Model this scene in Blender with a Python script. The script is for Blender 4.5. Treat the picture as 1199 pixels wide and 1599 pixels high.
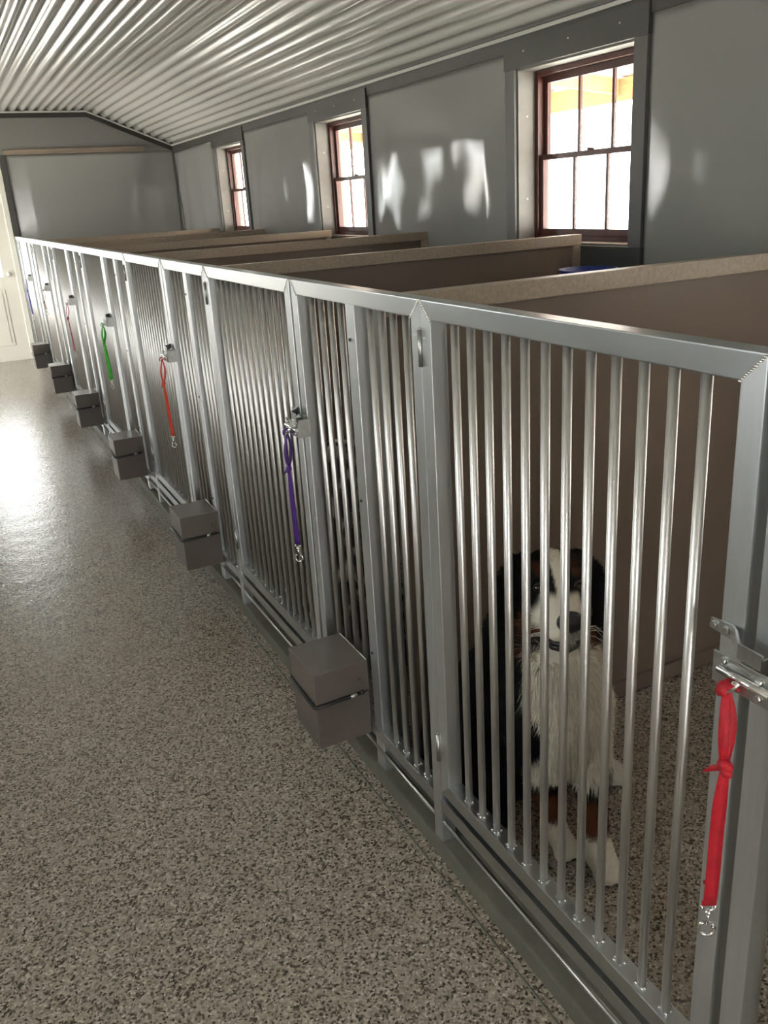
import bpy, bmesh, math, random
import numpy as np
from mathutils import Vector, Matrix, noise

# ------------------------------------------------------------------ clear
for o in list(bpy.data.objects):
    bpy.data.objects.remove(o, do_unlink=True)
SC = bpy.context.scene
COL = SC.collection
random.seed(4)
RNG = np.random.default_rng(7)

# ------------------------------------------------------------------ camera
CAMLOC = Vector((-0.8368, -1.5751, 1.5893))
camd = bpy.data.cameras.new('camera')
cam = bpy.data.objects.new('camera', camd)
COL.objects.link(cam)
cam.location = CAMLOC
cam.rotation_euler = (math.radians(70.5475), math.radians(3.1760), math.radians(-27.3185))
camd.sensor_width = 36.0
camd.sensor_fit = 'AUTO'
camd.lens = 1341.507 * 36.0 / 1599.0
camd.shift_x = -15.04 / 1599.0
camd.shift_y = -20.06 / 1599.0
camd.clip_start = 0.02
camd.clip_end = 200
SC.camera = cam

# ------------------------------------------------------------------ world: bright overcast sky
world = bpy.data.worlds.new('overcast_sky')
SC.world = world
world.use_nodes = True
wn = world.node_tree.nodes
bg = wn['Background']
bg.inputs[0].default_value = (1.0, 0.99, 0.965, 1)
bg.inputs[1].default_value = 14.0
# sun stands high on the right-hand side of the building; the lean-to roof keeps it off the windows
sund = bpy.data.lights.new('sun', 'SUN'); sund.energy = 100.0; sund.angle = math.radians(3); sund.color = (1.0, .94, .84)
sun = bpy.data.objects.new('sun', sund); COL.objects.link(sun)
sun.rotation_euler = Vector((-.72, -.12, -.68)).to_track_quat('-Z', 'Y').to_euler()

SC.view_settings.view_transform = 'Standard'
SC.view_settings.look = 'None'
SC.view_settings.exposure = 0.0
SC.view_settings.gamma = 1.0
SC.view_settings.use_curve_mapping = False
try:
    SC.cycles.max_bounces = 10
    SC.cycles.diffuse_bounces = 6
    SC.cycles.glossy_bounces = 5
    SC.cycles.transparent_max_bounces = 16
    SC.cycles.sample_clamp_indirect = 8.0
    SC.cycles.use_denoising = True
except Exception:
    pass

# ------------------------------------------------------------------ layout constants (metres)
W = 1.95            # inside face of the right wall
XL = -2.30          # inside face of the left wall
YE = 9.51           # inside face of the end wall
YB = -4.00          # inside face of the wall behind the camera
ZW = 2.30           # ceiling height at the side walls
ZC = 2.69           # ceiling height over the aisle
XS, XSL = 1.0, -1.35  # where the ceiling starts to slope
WIN_Z0, WIN_Z1 = 1.314, 2.154
WIN_Y = [(1.52 + 2.68 * k, 2.39 + 2.68 * k) for k in (-1, 0, 1, 2)]
LWIN_Z0, LWIN_Z1 = 1.25, 2.154
LDOOR = (7.6, 8.9, 2.15)     # open roll-up doorway in the opposite wall, near the far end
LWIN_Y = [(-.7, .6), (3.1, 4.2)]   # large windows along the opposite wall
FH = 1.392          # top of kennel front
TUBE = 0.038
CURB = 0.052
J0 = [-0.040, 1.551, 3.055, 4.562, 6.097, 7.620, 9.158]     # near joint of each fixed front panel
J1 = [0.683, 2.218, 3.717, 5.252, 6.771, 8.305]             # far joint of each fixed front panel
YP = [0.312, 1.865, 3.365, 4.885, 6.410, 7.940]             # divider posts
PD = 1.93           # far end of dividers

# ------------------------------------------------------------------ materials
def new_mat(name):
    m = bpy.data.materials.new(name)
    m.use_nodes = True
    nt = m.node_tree
    return m, nt, nt.nodes['Principled BSDF']

def setp(b, **kw):
    for k, v in kw.items():
        key = {'color': 'Base Color', 'rough': 'Roughness', 'metal': 'Metallic', 'spec': 'Specular IOR Level',
               'coat': 'Coat Weight', 'coat_rough': 'Coat Roughness', 'aniso': 'Anisotropic'}[k]
        b.inputs[key].default_value = (*v, 1) if isinstance(v, tuple) else v

def node(nt, t, **kw):
    n = nt.nodes.new(t)
    for k, v in kw.items():
        setattr(n, k, v)
    return n

def ramp(nt, stops, interp='LINEAR'):
    r = nt.nodes.new('ShaderNodeValToRGB')
    r.color_ramp.interpolation = interp
    els = r.color_ramp.elements
    while len(els) < len(stops):
        els.new(0.5)
    for e, (p, c) in zip(els, stops):
        e.position = p
        e.color = (*c, 1)
    return r

def simple(name, color, rough=0.5, metal=0.0, spec=0.5, var=0.0, scale=8.0, bump=0.0, bscale=60.0, stretch=None):
    m, nt, b = new_mat(name)
    setp(b, color=color, rough=rough, metal=metal, spec=spec)
    L = nt.links.new
    tc = node(nt, 'ShaderNodeTexCoord')
    src = tc.outputs['Object']
    if stretch:
        mp = node(nt, 'ShaderNodeMapping')
        mp.inputs['Scale'].default_value = stretch
        L(src, mp.inputs['Vector'])
        src = mp.outputs['Vector']
    if var > 0:
        n = node(nt, 'ShaderNodeTexNoise')
        n.inputs['Scale'].default_value = scale
        n.inputs['Detail'].default_value = 5
        L(src, n.inputs['Vector'])
        lo = tuple(max(0, c * (1 - var)) for c in color)
        hi = tuple(min(1, c * (1 + var)) for c in color)
        r = ramp(nt, [(0.3, lo), (0.7, hi)])
        L(n.outputs['Fac'], r.inputs['Fac'])
        L(r.outputs['Color'], b.inputs['Base Color'])
    if bump > 0:
        n2 = node(nt, 'ShaderNodeTexNoise')
        n2.inputs['Scale'].default_value = bscale
        n2.inputs['Detail'].default_value = 3
        L(src, n2.inputs['Vector'])
        bp = node(nt, 'ShaderNodeBump')
        bp.inputs['Strength'].default_value = bump
        bp.inputs['Distance'].default_value = 0.01
        L(n2.outputs['Fac'], bp.inputs['Height'])
        L(bp.outputs['Normal'], b.inputs['Normal'])
    return m

M = {}
# brushed mill aluminium: streaks along z
def alu(name, stretch, base, rough):
    m, nt, b = new_mat(name)
    L = nt.links.new
    tc = node(nt, 'ShaderNodeTexCoord')
    mp = node(nt, 'ShaderNodeMapping')
    mp.inputs['Scale'].default_value = stretch
    L(tc.outputs['Object'], mp.inputs['Vector'])
    n = node(nt, 'ShaderNodeTexNoise')
    n.inputs['Scale'].default_value = 14
    n.inputs['Detail'].default_value = 2
    L(mp.outputs['Vector'], n.inputs['Vector'])
    r = ramp(nt, [(0.1, tuple(c * .88 for c in base)), (0.9, base)])
    L(n.outputs['Fac'], r.inputs['Fac'])
    L(r.outputs['Color'], b.inputs['Base Color'])
    mr = node(nt, 'ShaderNodeMapRange')
    mr.inputs['To Min'].default_value = rough - .03
    mr.inputs['To Max'].default_value = rough + .05
    L(n.outputs['Fac'], mr.inputs['Value'])
    L(mr.outputs['Result'], b.inputs['Roughness'])
    b.inputs['Metallic'].default_value = 1.0
    return m
M['alu_v'] = alu('aluminium_upright', (6, 6, .5), (.675, .705, .72), .40)
M['alu_h'] = alu('aluminium_rail', (2, .25, 2), (.555, .585, .595), .30)
M['alu_bar'] = alu('aluminium_bar', (5, 5, .4), (.74, .73, .715), .40)
M['weld'] = simple('weld_metal', (.78, .77, .74), .25, 1.0)
M['galv'] = simple('galvanised_steel', (.46, .47, .455), .36, 1.0, var=.18, scale=40)
M['chrome'] = simple('bright_steel', (.80, .80, .78), .14, 1.0)
M['dark_rod'] = simple('dull_steel', (.42, .42, .40), .38, 1.0)
M['box'] = simple('brown_box_steel', (.095, .078, .070), .34, 0.0, .5, var=.08, scale=5, bump=.05, bscale=200)
M['box_lid'] = simple('brown_lid_steel', (.105, .088, .078), .24, 0.0, .6, var=.08, scale=5)
M['rubber'] = simple('black_rubber', (.012, .012, .012), .5)
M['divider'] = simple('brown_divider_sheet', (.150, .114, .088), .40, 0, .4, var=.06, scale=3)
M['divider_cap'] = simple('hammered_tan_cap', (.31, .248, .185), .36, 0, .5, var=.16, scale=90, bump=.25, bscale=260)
M['trim'] = simple('charcoal_trim_paint', (.050, .050, .047), .45, var=.06, scale=9)
M['casing'] = simple('grey_casing_paint', (.095, .095, .091), .45, var=.05, scale=9)
M['reveal'] = simple('pale_reveal_paint', (.165, .158, .146), .5, var=.06, scale=14)
M['sash'] = simple('mahogany_sash', (.075, .022, .016), .35, var=.2, scale=30, stretch=(1, 1, .2))
M['wall'] = simple('grey_wall_paint', (.18, .176, .168), .5, var=.05, scale=2)
M['pale_wall'] = simple('white_wall_paint', (.66, .65, .62), .5, var=.03, scale=2)
M['edging'] = simple('dark_bronze_edging', (.022, .020, .018), .5)
M['white'] = simple('white_channel', (.62, .61, .57), .4)
M['door'] = simple('cream_door_paint', (.76, .74, .65), .42, var=.03, scale=3)
M['board'] = simple('brown_board', (.24, .19, .145), .55, var=.2, scale=8, stretch=(.3, 3, 3))
M['blue'] = simple('blue_plastic', (.012, .03, .22), .35)
M['lumber'] = simple('new_pine', (.46, .19, .085), .7, var=.22, scale=5, stretch=(4, .6, 4))
M['porch_roof'] = simple('porch_roof_metal', (.80, .80, .78), .4)
M['ground'] = simple('pale_gravel', (.62, .60, .56), .9, var=.15, scale=3)
M['bolt'] = simple('bolt_head', (.60, .61, .60), .3, 1.0)
M['screw'] = simple('dark_screw', (.05, .05, .05), .4, .6)

# grey glossy sheet
m, nt, b = new_mat('glossy_grey_sheet')
setp(b, color=(.262, .264, .255), rough=.045, spec=.6)
tc = node(nt, 'ShaderNodeTexCoord')
n = node(nt, 'ShaderNodeTexNoise'); n.inputs['Scale'].default_value = 260; n.inputs['Detail'].default_value = 2
nt.links.new(tc.outputs['Object'], n.inputs['Vector'])
bp = node(nt, 'ShaderNodeBump'); bp.inputs['Strength'].default_value = .035; bp.inputs['Distance'].default_value = .01
nt.links.new(n.outputs['Fac'], bp.inputs['Height']); nt.links.new(bp.outputs['Normal'], b.inputs['Normal'])
M['sheet'] = m

# white ribbed metal ceiling
m, nt, b = new_mat('white_ribbed_metal')
setp(b, color=(.60, .60, .565), rough=.27, spec=.55)
tc = node(nt, 'ShaderNodeTexCoord')
n = node(nt, 'ShaderNodeTexNoise'); n.inputs['Scale'].default_value = 3.0; n.inputs['Detail'].default_value = 3
nt.links.new(tc.outputs['Object'], n.inputs['Vector'])
mr = node(nt, 'ShaderNodeMapRange'); mr.inputs['To Min'].default_value = .2; mr.inputs['To Max'].default_value = .34
nt.links.new(n.outputs['Fac'], mr.inputs['Value'])
b.inputs['Roughness'].default_value = .20
M['ceiling'] = m

# flake epoxy floor
def epoxy(name, tint):
    m, nt, b = new_mat(name)
    L = nt.links.new
    tc = node(nt, 'ShaderNodeTexCoord')
    v = node(nt, 'ShaderNodeTexVoronoi'); v.inputs['Scale'].default_value = 190; v.inputs['Randomness'].default_value = 1
    L(tc.outputs['Object'], v.inputs['Vector'])
    sep = node(nt, 'ShaderNodeSeparateColor')
    L(v.outputs['Color'], sep.inputs['Color'])
    t = tint
    r = ramp(nt, [(0.0, (.050, .043, .034)), (.12, (.11 * t[0], .098 * t[1], .078 * t[2])), (.26, (.22 * t[0], .20 * t[1], .163 * t[2])),
                  (.45, (.28 * t[0], .257 * t[1], .212 * t[2])), (.74, (.35 * t[0], .325 * t[1], .272 * t[2])), (.93, (.46 * t[0], .435 * t[1], .375 * t[2]))], 'CONSTANT')
    L(sep.outputs['Red'], r.inputs['Fac'])
    L(r.outputs['Color'], b.inputs['Base Color'])
    n1 = node(nt, 'ShaderNodeTexNoise'); n1.inputs['Scale'].default_value = 62; n1.inputs['Detail'].default_value = 2
    L(tc.outputs['Object'], n1.inputs['Vector'])
    n2 = node(nt, 'ShaderNodeTexNoise'); n2.inputs['Scale'].default_value = 7; n2.inputs['Detail'].default_value = 2
    L(tc.outputs['Object'], n2.inputs['Vector'])
    ad = node(nt, 'ShaderNodeMath', operation='MULTIPLY_ADD'); ad.inputs[1].default_value = 1.6
    L(n2.outputs['Fac'], ad.inputs[0]); L(n1.outputs['Fac'], ad.inputs[2])
    bp = node(nt, 'ShaderNodeBump'); bp.inputs['Strength'].default_value = .26; bp.inputs['Distance'].default_value = .006
    L(ad.outputs[0], bp.inputs['Height'])
    L(bp.outputs['Normal'], b.inputs['Normal'])
    b.inputs['Roughness'].default_value = .21
    b.inputs['Specular IOR Level'].default_value = .5
    return m
M['epoxy'] = epoxy('flake_epoxy', (1.05, 1.0, .985))
M['curb'] = simple('sealed_grey_curb', (.125, .125, .100), .5, 0, .4, var=.12, scale=14, bump=.08, bscale=120)

# window glass: clear, thin, faint reflection
m = bpy.data.materials.new('window_glass'); m.use_nodes = True
nt = m.node_tree; nt.nodes.clear()
out = node(nt, 'ShaderNodeOutputMaterial'); tr = node(nt, 'ShaderNodeBsdfTransparent'); gl = node(nt, 'ShaderNodeBsdfGlossy')
tr.inputs[0].default_value = (.95, .97, .97, 1); gl.inputs['Roughness'].default_value = .02
mx = node(nt, 'ShaderNodeMixShader'); mx.inputs[0].default_value = .07
nt.links.new(tr.outputs[0], mx.inputs[1]); nt.links.new(gl.outputs[0], mx.inputs[2]); nt.links.new(mx.outputs[0], out.inputs[0])
M['glass'] = m

def strap_mat(name, c):
    return simple(name, c, .55, 0, .35, var=.22, scale=60, bump=.2, bscale=500)

def vcol_mat(name, rough, spec):
    m, nt, b = new_mat(name)
    a = node(nt, 'ShaderNodeAttribute'); a.attribute_name = 'Col'
    nt.links.new(a.outputs['Color'], b.inputs['Base Color'])
    setp(b, rough=rough, spec=spec)
    return m
M['coat'] = vcol_mat('dog_coat', .75, .15)
M['fur'] = vcol_mat('dog_fur', .6, .10)
M['nose'] = simple('wet_black_nose', (.018, .017, .018), .32, 0, .5, bump=.25, bscale=350)
M['eye'] = simple('dark_brown_eye', (.012, .006, .004), .06, 0, .6)
M['lip'] = simple('black_lip', (.012, .010, .010), .4)
M['gum'] = simple('pink_tongue', (.32, .10, .11), .4)
M['tooth'] = simple('ivory_tooth', (.75, .70, .60), .35)
M['whisker'] = simple('white_whisker', (.8, .78, .72), .5)
M['claw'] = simple('dark_claw', (.05, .04, .035), .4)

# ------------------------------------------------------------------ mesh helpers
def link(name, me, mat=None, parent=None, loc=None, smooth=False):
    o = bpy.data.objects.new(name, me)
    COL.objects.link(o)
    if mat is not None and not me.materials:
        me.materials.append(mat)
    if smooth:
        for p in me.polygons:
            p.use_smooth = True
    if parent is not None:
        o.parent = parent
    if loc is not None:
        o.location = loc
    return o

def bm_mesh(name, bm):
    me = bpy.data.meshes.new(name)
    bmesh.ops.recalc_face_normals(bm, faces=bm.faces)
    bm.to_mesh(me)
    bm.free()
    return me

def add_box(bm, x0, x1, y0, y1, z0, z1, bev=0.0):
    r = bmesh.ops.create_cube(bm, size=1.0)
    vs = r['verts']
    for v in vs:
        v.co = Vector(((x0 + x1) / 2 + v.co.x * (x1 - x0), (y0 + y1) / 2 + v.co.y * (y1 - y0), (z0 + z1) / 2 + v.co.z * (z1 - z0)))
    if bev > 0:
        es = list({e for v in vs for e in v.link_edges})
        bmesh.ops.bevel(bm, geom=es, offset=bev, segments=2, affect='EDGES', profile=.7)

def box(name, mat, x0, x1, y0, y1, z0, z1, parent=None, bev=0.0, loc=None):
    bm = bmesh.new()
    add_box(bm, x0, x1, y0, y1, z0, z1, bev)
    return link(name, bm_mesh(name, bm), mat, parent, loc)

def add_prism(bm, poly, axis, a, b):
    """polygon in the two other axes, extruded along axis from a to b"""
    def mk(p, t):
        if axis == 'x': return (t, p[0], p[1])
        if axis == 'y': return (p[0], t, p[1])
        return (p[0], p[1], t)
    va = [bm.verts.new(mk(p, a)) for p in poly]
    vb = [bm.verts.new(mk(p, b)) for p in poly]
    n = len(poly)
    bm.faces.new(va); bm.faces.new(list(reversed(vb)))
    for i in range(n):
        bm.faces.new((va[i], va[(i + 1) % n], vb[(i + 1) % n], vb[i]))

def prism(name, mat, poly, axis, a, b, parent=None, bev=0.0):
    bm = bmesh.new()
    add_prism(bm, poly, axis, a, b)
    if bev:
        bmesh.ops.bevel(bm, geom=list(bm.edges), offset=bev, segments=2, affect='EDGES', profile=.7)
    return link(name, bm_mesh(name, bm), mat, parent)

def add_tube(bm, pts, r, seg=8, caps=True):
    pts = [Vector(p) for p in pts]
    rs = r if isinstance(r, (list, tuple)) else [r] * len(pts)
    rings = []
    ref = None
    for i, p in enumerate(pts):
        d = (pts[min(i + 1, len(pts) - 1)] - pts[max(i - 1, 0)]).normalized()
        if ref is None:
            ref = Vector((0, 0, 1)) if abs(d.z) < .9 else Vector((1, 0, 0))
        u = (ref - d * ref.dot(d)).normalized()
        ref = u
        v = d.cross(u)
        rings.append([bm.verts.new(p + (u * math.cos(2 * math.pi * k / seg) + v * math.sin(2 * math.pi * k / seg)) * rs[i]) for k in range(seg)])
    for a, c in zip(rings, rings[1:]):
        for k in range(seg):
            f = bm.faces.new((a[k], a[(k + 1) % seg], c[(k + 1) % seg], c[k]))
            f.smooth = True
    if caps:
        bm.faces.new(list(reversed(rings[0]))); bm.faces.new(rings[-1])

def tube(name, mat, pts, r, parent=None, seg=8, loc=None):
    bm = bmesh.new()
    add_tube(bm, pts, r, seg)
    return link(name, bm_mesh(name, bm), mat, parent, loc)

def add_ellipsoid(bm, c, rad, rot=None, sub=2):
    r = bmesh.ops.create_icosphere(bm, subdivisions=sub, radius=1.0)
    for v in r['verts']:
        p = Vector((v.co.x * rad[0], v.co.y * rad[1], v.co.z * rad[2]))
        if rot is not None:
            p = rot @ p
        v.co = p + Vector(c)
    for v in r['verts']:
        for f in v.link_faces:
            f.smooth = True

def empty(name, loc=(0, 0, 0), rotz=0.0):
    o = bpy.data.objects.new(name, None)
    o.empty_display_size = .1
    COL.objects.link(o)
    o.location = loc
    o.rotation_euler = (0, 0, rotz)
    return o

def tag(o, label=None, cat=None, group=None, kind=None):
    if label: o['label'] = label
    if cat: o['category'] = cat
    if group: o['group'] = group
    if kind: o['kind'] = kind
    return o

ORD = ['first', 'second', 'third', 'fourth', 'fifth', 'sixth', 'seventh']

# ================================================================== THE ROOM
# floor ------------------------------------------------------------
fl = box('floor', M['epoxy'], XL - .2, W + .2, YB - .2, YE + .2, -.15, 0.0)
tag(fl, kind='structure')
# low sealed curb under the kennel fronts
cb = box('trim_1', M['curb'], -.004, .105, -2.6, YE, 0.0, CURB, bev=.006)
tag(cb, kind='structure')
# thin seam of the floor coating beside the curb
sm = empty('trim_2', (0, 0, 0)); tag(sm, kind='structure')
seam_pts = []
for i in range(60):
    y = -1.2 + i * (10.5 / 59)
    seam_pts.append((-.034 - .004 * noise.noise(Vector((y * .7, 0, 3))), y, .0005))
bm = bmesh.new(); add_tube(bm, seam_pts, .0028, 6)
link('coating_seam', bm_mesh('coating_seam', bm), M['curb'], sm)

# side walls with window openings ------------------------------------
def wall_with_windows(name, x0, x1, yws, z0, z1, mat, door=None):
    bm = bmesh.new()
    ys = [YB - .2] + [v for y in yws for v in y] + (list(door[:2]) if door else []) + [YE + .2]
    if door:
        add_box(bm, x0, x1, door[0], door[1], -.15, 0)
        add_box(bm, x0, x1, door[0], door[1], door[2], ZW + .5)
    for i in range(0, len(ys), 2):
        add_box(bm, x0, x1, ys[i], ys[i + 1], -.15, ZW + .5)
    for (a, c) in yws:
        add_box(bm, x0, x1, a, c, -.15, z0)
        add_box(bm, x0, x1, a, c, z1, ZW + .5)
    o = link(name, bm_mesh(name, bm), mat)
    return tag(o, kind='structure')
wr = wall_with_windows('wall_right', W, W + .20, WIN_Y, WIN_Z0, WIN_Z1, M['wall'])
wl = wall_with_windows('wall_left', XL - .20, XL, LWIN_Y, LWIN_Z0, LWIN_Z1, M['pale_wall'], LDOOR)

# wavy glossy sheets on the walls ------------------------------------
def wavy_sheet(name, parent, y0, y1, z0, z1, xface, sgn, seed, amp=.007, vertical_axis='x', nx=84, nz=70):
    """thin sheet whose face bulges a few millimetres, fixed along its edges"""
    rnd = random.Random(seed)
    ox, oz = rnd.uniform(0, 50), rnd.uniform(0, 50)
    bm = bmesh.new()
    front, back = [], []
    for i in range(nx + 1):
        rf, rb = [], []
        for j in range(nz + 1):
            u, v = i / nx, j / nz
            y = y0 + (y1 - y0) * u
            z = z0 + (z1 - z0) * v
            e = min(1, 9 * min(u, 1 - u)) * min(1, 6 * min(v, 1 - v))
            wx = noise.noise(Vector((y * .9 + ox, z * .9, oz))) * .55
            wz = noise.noise(Vector((y * .9, z * .9 + oz, ox))) * .55
            d = noise.noise(Vector((y * 1.5 + wx + ox, z * .95 + wz + oz, 0))) + .38 * noise.noise(Vector((y * 3.9 + ox + wz * 2, z * 2.3 + oz + wx * 2, 4)))
            d += .9 * math.exp(-((min(u, 1 - u) - .13) / .07) ** 2) * noise.noise(Vector((z * 1.1 + ox, oz + (0 if u < .5 else 7), 9)))
            d = .003 + amp * e * (d + .9) * .5
            off = sgn * (d + .002)
            p = (xface + off, y, z) if vertical_axis == 'x' else (y, xface + off, z)
            q = (xface, y, z) if vertical_axis == 'x' else (y, xface, z)
            rf.append(bm.verts.new(p)); rb.append(bm.verts.new(q))
        front.append(rf); back.append(rb)
    for i in range(nx):
        for j in range(nz):
            f = bm.faces.new((front[i][j], front[i + 1][j], front[i + 1][j + 1], front[i][j + 1])); f.smooth = True
    for i in range(nx):
        bm.faces.new((front[i][0], back[i][0], back[i + 1][0], front[i + 1][0]))
        bm.faces.new((front[i][nz], front[i + 1][nz], back[i + 1][nz], back[i][nz]))
    for j in range(nz):
        bm.faces.new((front[0][j], front[0][j + 1], back[0][j + 1], back[0][j]))
        bm.faces.new((front[nx][j], back[nx][j], back[nx][j + 1], front[nx][j + 1]))
    return link(name, bm_mesh(name, bm), M['sheet'], parent)

CAS = .080
sheet_ranges = [(-2.9, WIN_Y[0][0] - CAS - .004), (WIN_Y[0][1] + CAS + .004, WIN_Y[1][0] - CAS - .004),
                (WIN_Y[1][1] + CAS + .004, WIN_Y[2][0] - CAS - .004), (WIN_Y[2][1] + CAS + .004, WIN_Y[3][0] - CAS - .004),
                (WIN_Y[3][1] + CAS + .004, YE - .012)]
for i, (a, c) in enumerate(sheet_ranges):
    wavy_sheet('wall_panel', wr, a, c, .12, 2.228, W, -1, 21 + i, amp=.046)
# dark joint strip behind the sheets and band under the ceiling
box('top_band', M['trim'], W - .014, W - .0005, YB, YE - .002, 2.232, ZW + .02, wr)

# windows -----------------------------------------------------------
def make_window(name, y0, y1, side, z0=WIN_Z0, z1=WIN_Z1):
    """side=+1: right wall; -1: left wall.  Local x grows outwards, origin at wall face."""
    w = empty(name, (W if side > 0 else XL, (y0 + y1) / 2, z0), 0 if side > 0 else math.pi)
    tag(w, kind='structure')
    h = (y1 - y0) / 2
    H = z1 - z0
    # casing boards
    cz = -.078
    box('casing', M['casing'], -.022, -.001, -h - CAS, -h, 0.0, H, w, .002)
    box('casing', M['casing'], -.022, -.001, h, h + CAS, 0.0, H, w, .002)
    box('casing_head', M['trim'], -.026, -.001, -h - CAS - .006, h + CAS + .006, H, H + .125, w, .002)
    box('casing_apron', M['trim'], -.026, -.001, -h - CAS - .006, h + CAS + .006, cz - .02, 0, w, .002)
    for yy in (-h * .8, 0, h * .8):
        tube('screw', M['white'], [(-.0275, yy, H + .07), (-.0255, yy, H + .07)], .0045, w)
    # pale reveal boards
    t = .010
    box('reveal', M['reveal'], -.004, .155, -h, -h + t, 0, H, w)
    box('reveal', M['reveal'], -.004, .155, h - t, h, 0, H, w)
    box('reveal', M['reveal'], -.004, .155, -h + t, h - t, H - t, H, w)
    box('sill', M['reveal'], -.004, .155, -h + t, h - t, 0, t, w)
    # mahogany frame
    a, bb = -h + t, h - t
    zb, zt = t, H - t
    fx0, fx1 = .100, .165
    fw = .026
    box('frame_jamb', M['sash'], fx0, fx1, a, a + fw, zb, zt, w, .002)
    box('frame_jamb', M['sash'], fx0, fx1, bb - fw, bb, zb, zt, w, .002)
    box('frame_head', M['sash'], fx0, fx1, a + fw, bb - fw, zt - fw, zt, w, .002)
    box('frame_sill', M['sash'], fx0, fx1, a + fw, bb - fw, zb, zb + .022, w, .002)
    a += fw; bb -= fw; zb += .022; zt -= fw
    mid = zb + (zt - zb) * .50
    sw = .030
    for nm, x0, x1, s0, s1 in (('upper_sash', .138, .160, mid - .012, zt), ('lower_sash', .112, .134, zb, mid + .014)):
        sash = empty(nm); sash.parent = w
        box('stile', M['sash'], x0, x1, a, a + sw, s0, s1, sash, .002)
        box('stile', M['sash'], x0, x1, bb - sw, bb, s0, s1, sash, .002)
        br = .034 if nm == 'lower_sash' else .026
        tr = .026 if nm == 'lower_sash' else .034
        box('rail', M['sash'], x0, x1, a + sw, bb - sw, s0, s0 + br, sash, .002)
        box('rail', M['sash'], x0, x1, a + sw, bb - sw, s1 - tr, s1, sash, .002)
        y3 = (bb - a - 2 * sw) / 3
        for q in (1, 2):
            yc = a + sw + y3 * q
            box('muntin', M['sash'], x0 + .004, x1 - .004, yc - .008, yc + .008, s0 + br, s1 - tr, sash)
        for q in range(3):
            yc = a + sw + y3 * q
            box('pane', M['glass'], (x0 + x1) / 2 - .0015, (x0 + x1) / 2 + .0015, yc + .0082 * (q > 0), yc + y3 - .0082 * (q < 2), s0 + br, s1 - tr, sash)
    # sash lock
    tube('sash_lock', M['sash'], [(.118, -.02, mid + .016), (.118, .02, mid + .020)], .007, w)
    # screw heads in the reveal
    for zz in (.22, .62):
        tube('screw', M['white'], [(.05, h - t - .0025, zz), (.05, h - t, zz)], .005, w)
    # portal guides daylight sampling into this opening
    ld = bpy.data.lights.new('window_portal', 'AREA')
    ld.shape = 'RECTANGLE'; ld.size = 2 * h; ld.size_y = H
    try:
        ld.cycles.is_portal = True
    except Exception:
        ld.energy = 0
    lo = bpy.data.objects.new('window_portal', ld); COL.objects.link(lo)
    lo.location = ((W + .19) if side > 0 else (XL - .19), (y0 + y1) / 2, (z0 + z1) / 2)
    d = Vector((-side, 0, 0))
    lo.rotation_euler = d.to_track_quat('-Z', 'Z').to_euler()
    return w
for i, (a, c) in enumerate(WIN_Y):
    make_window('window_%d' % (i + 1), a, c, +1)
for i, (a, c) in enumerate(LWIN_Y):
    make_window('window_%d' % (i + 5), a, c, -1, LWIN_Z0, LWIN_Z1)

# open doorway in the left wall: casing and a portal for its daylight
d2 = empty('door_2', (XL, (LDOOR[0] + LDOOR[1]) / 2, 0)); tag(d2, kind='structure')
lh = (LDOOR[1] - LDOOR[0]) / 2
box('casing', M['trim'], .001, .022, -lh - .09, -lh, 0, LDOOR[2] + .09, d2, .003)
box('casing', M['trim'], .001, .022, lh, lh + .09, 0, LDOOR[2] + .09, d2, .003)
box('casing', M['trim'], .001, .022, -lh, lh, LDOOR[2], LDOOR[2] + .09, d2, .003)
ld = bpy.data.lights.new('doorway_portal', 'AREA'); ld.shape = 'RECTANGLE'; ld.size = 2 * lh; ld.size_y = LDOOR[2]
try:
    ld.cycles.is_portal = True
except Exception:
    ld.energy = 0
lo = bpy.data.objects.new('doorway_portal', ld); COL.objects.link(lo)
lo.location = (XL - .19, (LDOOR[0] + LDOOR[1]) / 2, LDOOR[2] / 2)
lo.rotation_euler = Vector((1, 0, 0)).to_track_quat('-Z', 'Z').to_euler()

# ribbed metal ceiling ----------------------------------------------
def ceil_profile():
    base = [(XL - .02, ZW), (XSL, ZC), (XS, ZC), (W + .02, ZW)]
    pts = []
    pitch = .096
    prof = [(0.0, 0), (.20, 0), (.30, .007), (.38, .018), (.46, .023), (.58, .023), (.66, .018), (.74, .007)] if False else [(0.0, 0), (.22, .001), (.34, .012), (.46, .025), (.60, .028), (.74, .025), (.86, .012)]
    for (xa, za), (xb, zb) in zip(base, base[1:]):
        L = math.hypot(xb - xa, zb - za)
        n = max(1, round(L / pitch))
        nx_, nz_ = -(zb - za) / L, (xb - xa) / L
        for k in range(n):
            for f, h in prof:
                t = (k + f) / n
                pts.append((xa + (xb - xa) * t + nx_ * h, za + (zb - za) * t + nz_ * h))
    pts.append(base[-1])
    return pts
prof = ceil_profile()
bm = bmesh.new()
rows = []
NR = 46
for r in range(NR + 1):
    y = YB - .02 + (YE + .04 - YB) * r / NR
    row = []
    for i, (x, z) in enumerate(prof):
        dz = .0007 * noise.noise(Vector((x * 2.0, y * .6, 5.0)))
        row.append(bm.verts.new((x, y, z + dz)))
    rows.append(row)
for a, c in zip(rows, rows[1:]):
    for i in range(len(prof) - 1):
        f = bm.faces.new((a[i], a[i + 1], c[i + 1], c[i])); f.smooth = True
ce = link('ceiling', bm_mesh('ceiling', bm), M['ceiling'])
so = ce.modifiers.new('thickness', 'SOLIDIFY'); so.thickness = .02; so.offset = -1 if False else 1
tag(ce, kind='structure')
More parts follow.
